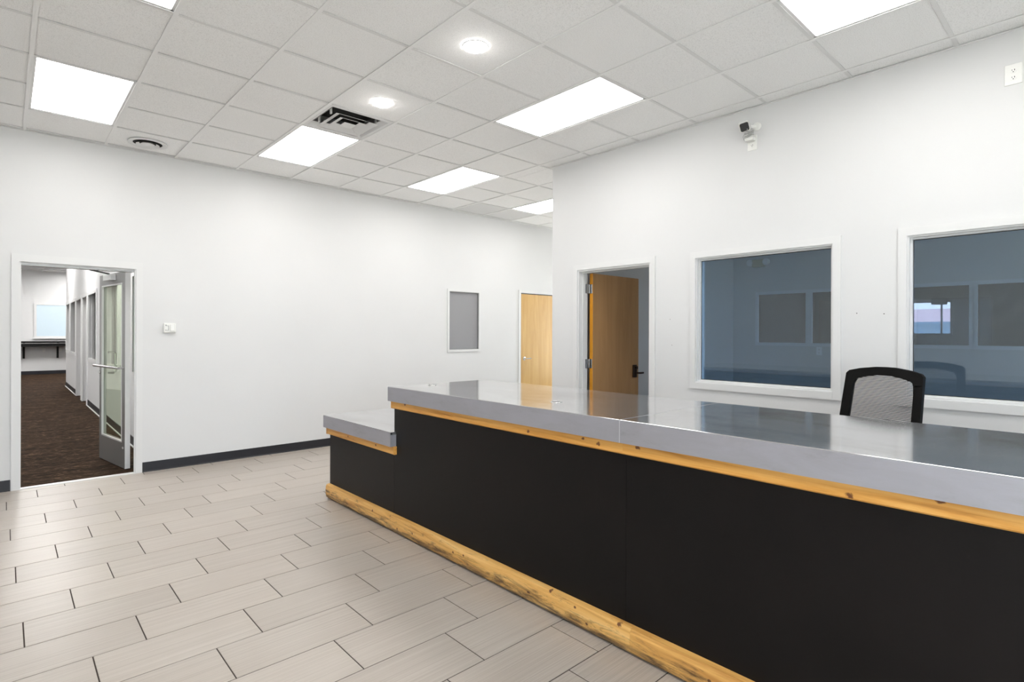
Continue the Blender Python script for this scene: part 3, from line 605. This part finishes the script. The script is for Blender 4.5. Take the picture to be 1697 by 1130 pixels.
for y in (3.60, 3.845): part('lamp_head', smooth(MB().lathe((XO-.05, y, 2.57), [(0, -.055), (.040, -.05), (.052, -.03), (.046, .02), (.02, .035), (0, .036)], 20, 'x')), m_plate, o)
# outside, only glimpsed
struct('ground_outside', MB().box(-60, 120, -80, 90, -.3, -.1), mat('pale_concrete', srgb(178, 176, 170), .9), 'pale concrete ground outside')
solid('garden_wall', MB().box(26, 26.3, -6, 14, -.1, 1.84).box(25.9, 26.4, -6, 14, 1.84, 1.95), mat('blue_grey_render', srgb(120, 150, 175), .8), 'blue-grey wall with pale cap beyond the distant street window', 'wall')
o = root('house', (60, 8, -.1), 'house with a large reddish roof beyond the distant street window', 'house')
part('wall', MB().box(56, 64, 2, 18, -.1, 2.4), mat('house_render', srgb(190, 180, 178), .8), o)
part('roof', MB().prism([(55.5, 2.3), (60, 3.7), (64.5, 2.3)], 'y', 1.5, 18.5), mat('roof_tiles', srgb(140, 126, 138), .8), o)
mt = mat('tree_leaves', srgb(60, 84, 70), .9)
for q, (x, y, z, r) in enumerate(((75, 14.5, 3.0, 2.2), (78, 8.5, 2.9, 2.0), (76, 21, 3.2, 2.4))):
    mb = MB(); o = root('tree', (x, y, -.1), 'dark tree behind the reddish roof, %s' % ('largest of the clump', 'rightmost', 'leftmost')[q], 'tree', 'trees behind the house')
    for s_ in range(9):
        dx, dy, dz = random.uniform(-1, 1)*r*.5, random.uniform(-1, 1)*r*.6, random.uniform(-.5, .4)*r*.5; rr = r*random.uniform(.35, .6)
        mb.lathe((x+dx, y+dy, z+dz), [(rr*math.sin(t*math.pi/6)+.001, -rr*math.cos(t*math.pi/6)) for t in range(7)], 9)
    part('crown', mb, mt, o); part('trunk', MB().cyl((x, y, -.1), (x, y, z), .25, .15, 8), m_bronze, o)

# ------------------------------------------------------------------ reception counter
XS, XT, XP, XB, XK = 2.080, 2.102, 2.130, 2.093, 3.02
YE = -1.6
o = root('reception_counter', (2.55, 2.0, 0), 'long two-level reception counter with black panels and pine trims', 'counter')
part('carcass', MB().box(XP+.018, XK-.08, YE, 3.595, .02, .963), m_black, o)
part('low_carcass', MB().box(XP+.018, XK-.08, 3.597, 4.690, .02, .629), m_black, o)
part('toe_kick', MB().box(XP-.005, XP+.018, YE, 4.690, 0, .045), m_dark, o)
for a, b_, z in ((3.6095, 4.703, .60), (1.532, 3.608, .93), (-.60, 1.5305, .93), (YE, -.6015, .93)):
    part('front_panel', MB().box(XP, XP+.018, a, b_, .02, z, .001), m_black, o)
part('end_panel', MB().box(XP+.018, XK-.08, 4.690, 4.703, .02, .60), m_black, o)
part('step_panel', MB().box(XP+.018, XK-.08, 3.595, 3.608, .62, .93), m_black, o)
def board(prof, a, b_, name, m, parent):
    return part(name, smooth(MB().prism(prof, 'y', a, b_)), m, parent)
def trimprof(x, z0, z1): return [(XP, z0), (x+.006, z0), (x, z0+.006), (x, z1), (XP, z1)]
board(trimprof(XT, .909, .965), 1.533, 3.611, 'pine_trim', m_pine, o); board(trimprof(XT, .909, .965), YE, 1.532, 'pine_trim', m_pine, o)
board(trimprof(XT, .570, .630), 3.572, 4.709, 'pine_trim', m_pine, o)
part('pine_trim', MB().box(XT, XK-.07, 4.703, 4.722, .570, .630), m_pine, o); 
part('pine_trim', MB().box(XT+.002, XK-.07, 3.608, 3.6125, .909, .965), m_pine, o)
kp = [(XP, .008), (XB+.020, .006), (XB+.007, .018), (XB+.001, .045), (XB, .080), (XB+.003, .108), (XB+.010, .124), (XP, .130)]
board(kp, 1.485, 4.712, 'kick_board', m_kick, o); board(kp, YE, 1.484, 'kick_board', m_kick, o)
def slab_top(name, x0, x1, y0, y1, z0, z1, label, wl=True):
    r = root(name, ((x0+x1)/2, (y0+y1)/2, z0), label, 'countertop', 'stainless steel countertops')
    part('top_sheet', MB().box(x0+.0015, x1, y0, y1, z1-.02, z1, .0025), m_steel, r)
    part('front_apron', MB().box(x0, x0+.012, y0, y1, z0, z1-.003), m_steelf, r)
    part('end_apron', MB().box(x0+.012, x1, y1-.012, y1, z0, z1-.02), m_steelf, r)
    if z1 < 1: part('end_apron', MB().box(x0+.012, XP-.002, y0, y0+.012, z0, z1-.02), m_steelf, r)
    part('rear_apron', MB().box(x1-.01, x1, y0, y1, z1-.04, z1-.02), m_steelf, r)
    return r
t1 = slab_top('steel_countertop', XS, XK, 1.5365, 3.619, .9655, 1.071, 'far high stainless steel countertop with two round cable grommets')
t2 = slab_top('steel_countertop', XS, XK, YE, 1.5345, .9655, 1.071, 'near high stainless steel countertop running to the right edge')
r = t3 = root('steel_countertop', (2.5, 4.1, .6305), 'low stainless steel countertop at the far end, one step down', 'countertop', 'stainless steel countertops')
part('top_sheet', MB().box(XS+.0015, XK, 3.609, 4.734, .717, .737).box(XS+.0015, XP-.001, 3.578, 3.609, .717, .737), m_steel, r)
part('front_apron', MB().box(XS, XS+.012, 3.578, 4.734, .6305, .734), m_steelf, r)
part('end_apron', MB().box(XS+.012, XK, 4.722, 4.734, .6305, .717), m_steelf, r)
part('end_apron', MB().box(XS+.012, XP-.002, 3.578, 3.590, .6305, .717), m_steelf, r)
# the low top stops behind the high panel: trim its hidden part is inside the counter's step
part('weld_seam', MB().box(XS-.0008, XK, 1.5340, 1.5370, 1.0700, 1.0714).box(XS-.0008, XS+.002, 1.5335, 1.5375, .966, 1.0700), m_weld, t2, 'pale weld line between the two tops')
for (x, y) in ((2.392, 3.502), (2.348, 2.178)):
    g = part('grommet_ring', smooth(MB().lathe((x, y, 1.071), [(.034, 0), (.033, .003), (.027, .003), (.026, .0004)], 28)), m_chrome, t1)
    part('grommet_hole', MB().cyl((x, y, 1.0706), (x, y, 1.0714), .026, n=24), m_slot, g)
# ------------------------------------------------------------------ mesh chair
cf2 = Vector((-.955, .297, 0)); yawc = math.atan2(cf2.y, cf2.x)
BC = Vector((4.045, .975, 0)); O = BC + cf2*.27
ch = bpy.data.objects.new('office_chair', None); C.objects.link(ch); ch.location = (O.x, O.y, 0); ch.rotation_euler = (0, 0, yawc); ch.empty_display_size = .1; ch.scale = (1, 1, 1.013)
tag(ch, 'black swivel office chair with mesh backrest behind the counter', 'chair'); ORG[ch.name] = (0, 0, 0)
# local: +x forward (sitter's facing), y left, back at x=-.27 ; backrest leans back with height
def bk(y, z):  # surface of the backrest
    return -.27 - (z-1.22)*.19 - .022 + .30*y*y
def outline(s, z0=.66):
    ptsL = []
    W = lambda z: (.232 + (1.215-z)*.035) * s
    ys = [(-W(z), z) for z in (z0+(1-s)*.3, .75, .85, .95, 1.05, 1.15, 1.198-(1-s)*.30)]
    zt = 1.216-(1-s)*.235; hh = .030
    top = [(-W(zt)+.016*s*1.0, zt), (-.15*s, zt+hh*.55), (-.06*s, zt+hh*.95), (0, zt+hh), (.06*s, zt+hh*.95), (.15*s, zt+hh*.55), (W(zt)-.016*s, zt)]
    return ys + top + [(-y, z) for y, z in reversed(ys)]
def backring(zb=.66):
    o1 = outline(1., zb); o2 = outline(.78, zb+.02); n = len(o1); vs = []
    for off in (.012, -.012):
        for ring in (o1, o2):
            for y, z in ring: vs.append((bk(y, z)+off, y, z))
    fs = []
    for i in range(n):
        j = (i+1) % n
        fs += [(i, j, n+j, n+i), (2*n+i, 3*n+i, 3*n+j, 2*n+j), (i, 2*n+i, 2*n+j, j), (n+i, n+j, 3*n+j, 3*n+i)]
    return MB().add(vs, fs)
fr_ = part('backrest_frame', smooth(backring()), m_chair, ch)
mb = MB(); W2_ = lambda z: (.232+(1.215-z)*.035)*.82
z = .70
while z < 1.205:
    zz = z
    for i in range(12):
        t0, t1_ = -1+2*i/12, -1+2*(i+1)/12; w_ = W2_(zz)
        ya, yb_ = t0*w_, t1_*w_
        mb.add([(bk(ya, zz), ya, zz), (bk(yb_, zz), yb_, zz), (bk(yb_, zz+.0042), yb_, zz+.0042), (bk(ya, zz+.0042), ya, zz+.0042),
                (bk(ya, zz)-.002, ya, zz), (bk(yb_, zz)-.002, yb_, zz), (bk(yb_, zz+.0042)-.002, yb_, zz+.0042), (bk(ya, zz+.0042)-.002, ya, zz+.0042)],
               [(0, 1, 2, 3), (7, 6, 5, 4), (0, 4, 5, 1), (3, 2, 6, 7)])
    z += .0082
part('backrest_mesh', mb, m_mesh, ch, 'see-through grey mesh of fine horizontal bands', kind='stuff')
part('seat', smooth(MB().box(-.22, .26, -.25, .25, .455, .535, .03)), m_seat, ch); part('seat_shell', smooth(MB().box(-.20, .24, -.22, .22, .435, .457, .008)), m_chair, ch)
part('back_support', smooth(MB().tube([(-.10, 0, .43), (-.26, 0, .43), (-.30, 0, .50), (-.285, 0, .62), (-.215, 0, .74)], .024, 10)), m_chair, ch)
part('mechanism', smooth(MB().box(-.12, .10, -.08, .08, .39, .437, .008)), m_chair, ch)
part('gas_column', smooth(MB().cyl((0, 0, .12), (0, 0, .27), .03).cyl((0, 0, .27), (0, 0, .395), .016)), m_chair, ch)
for q in range(5):
    a = q*2*math.pi/5+.3; dx, dy = math.cos(a), math.sin(a)
    part('base_leg', smooth(MB().tube([(dx*.02, dy*.02, .125), (dx*.16, dy*.16, .105), (dx*.30, dy*.30, .085)], .018, 8)), m_chair, ch)
    px, py = dx*.30, dy*.30
    cs_ = part('caster', smooth(MB().cyl((px-dy*.026, py+dx*.026, .029), (px-dy*.006, py+dx*.006, .029), .028).cyl((px+dy*.006, py-dx*.006, .029), (px+dy*.026, py-dx*.026, .029), .028)), m_chair, ch)
    part('caster_stem', MB().cyl((px, py, .03), (px, py, .085), .008, n=10), m_chrome, cs_)
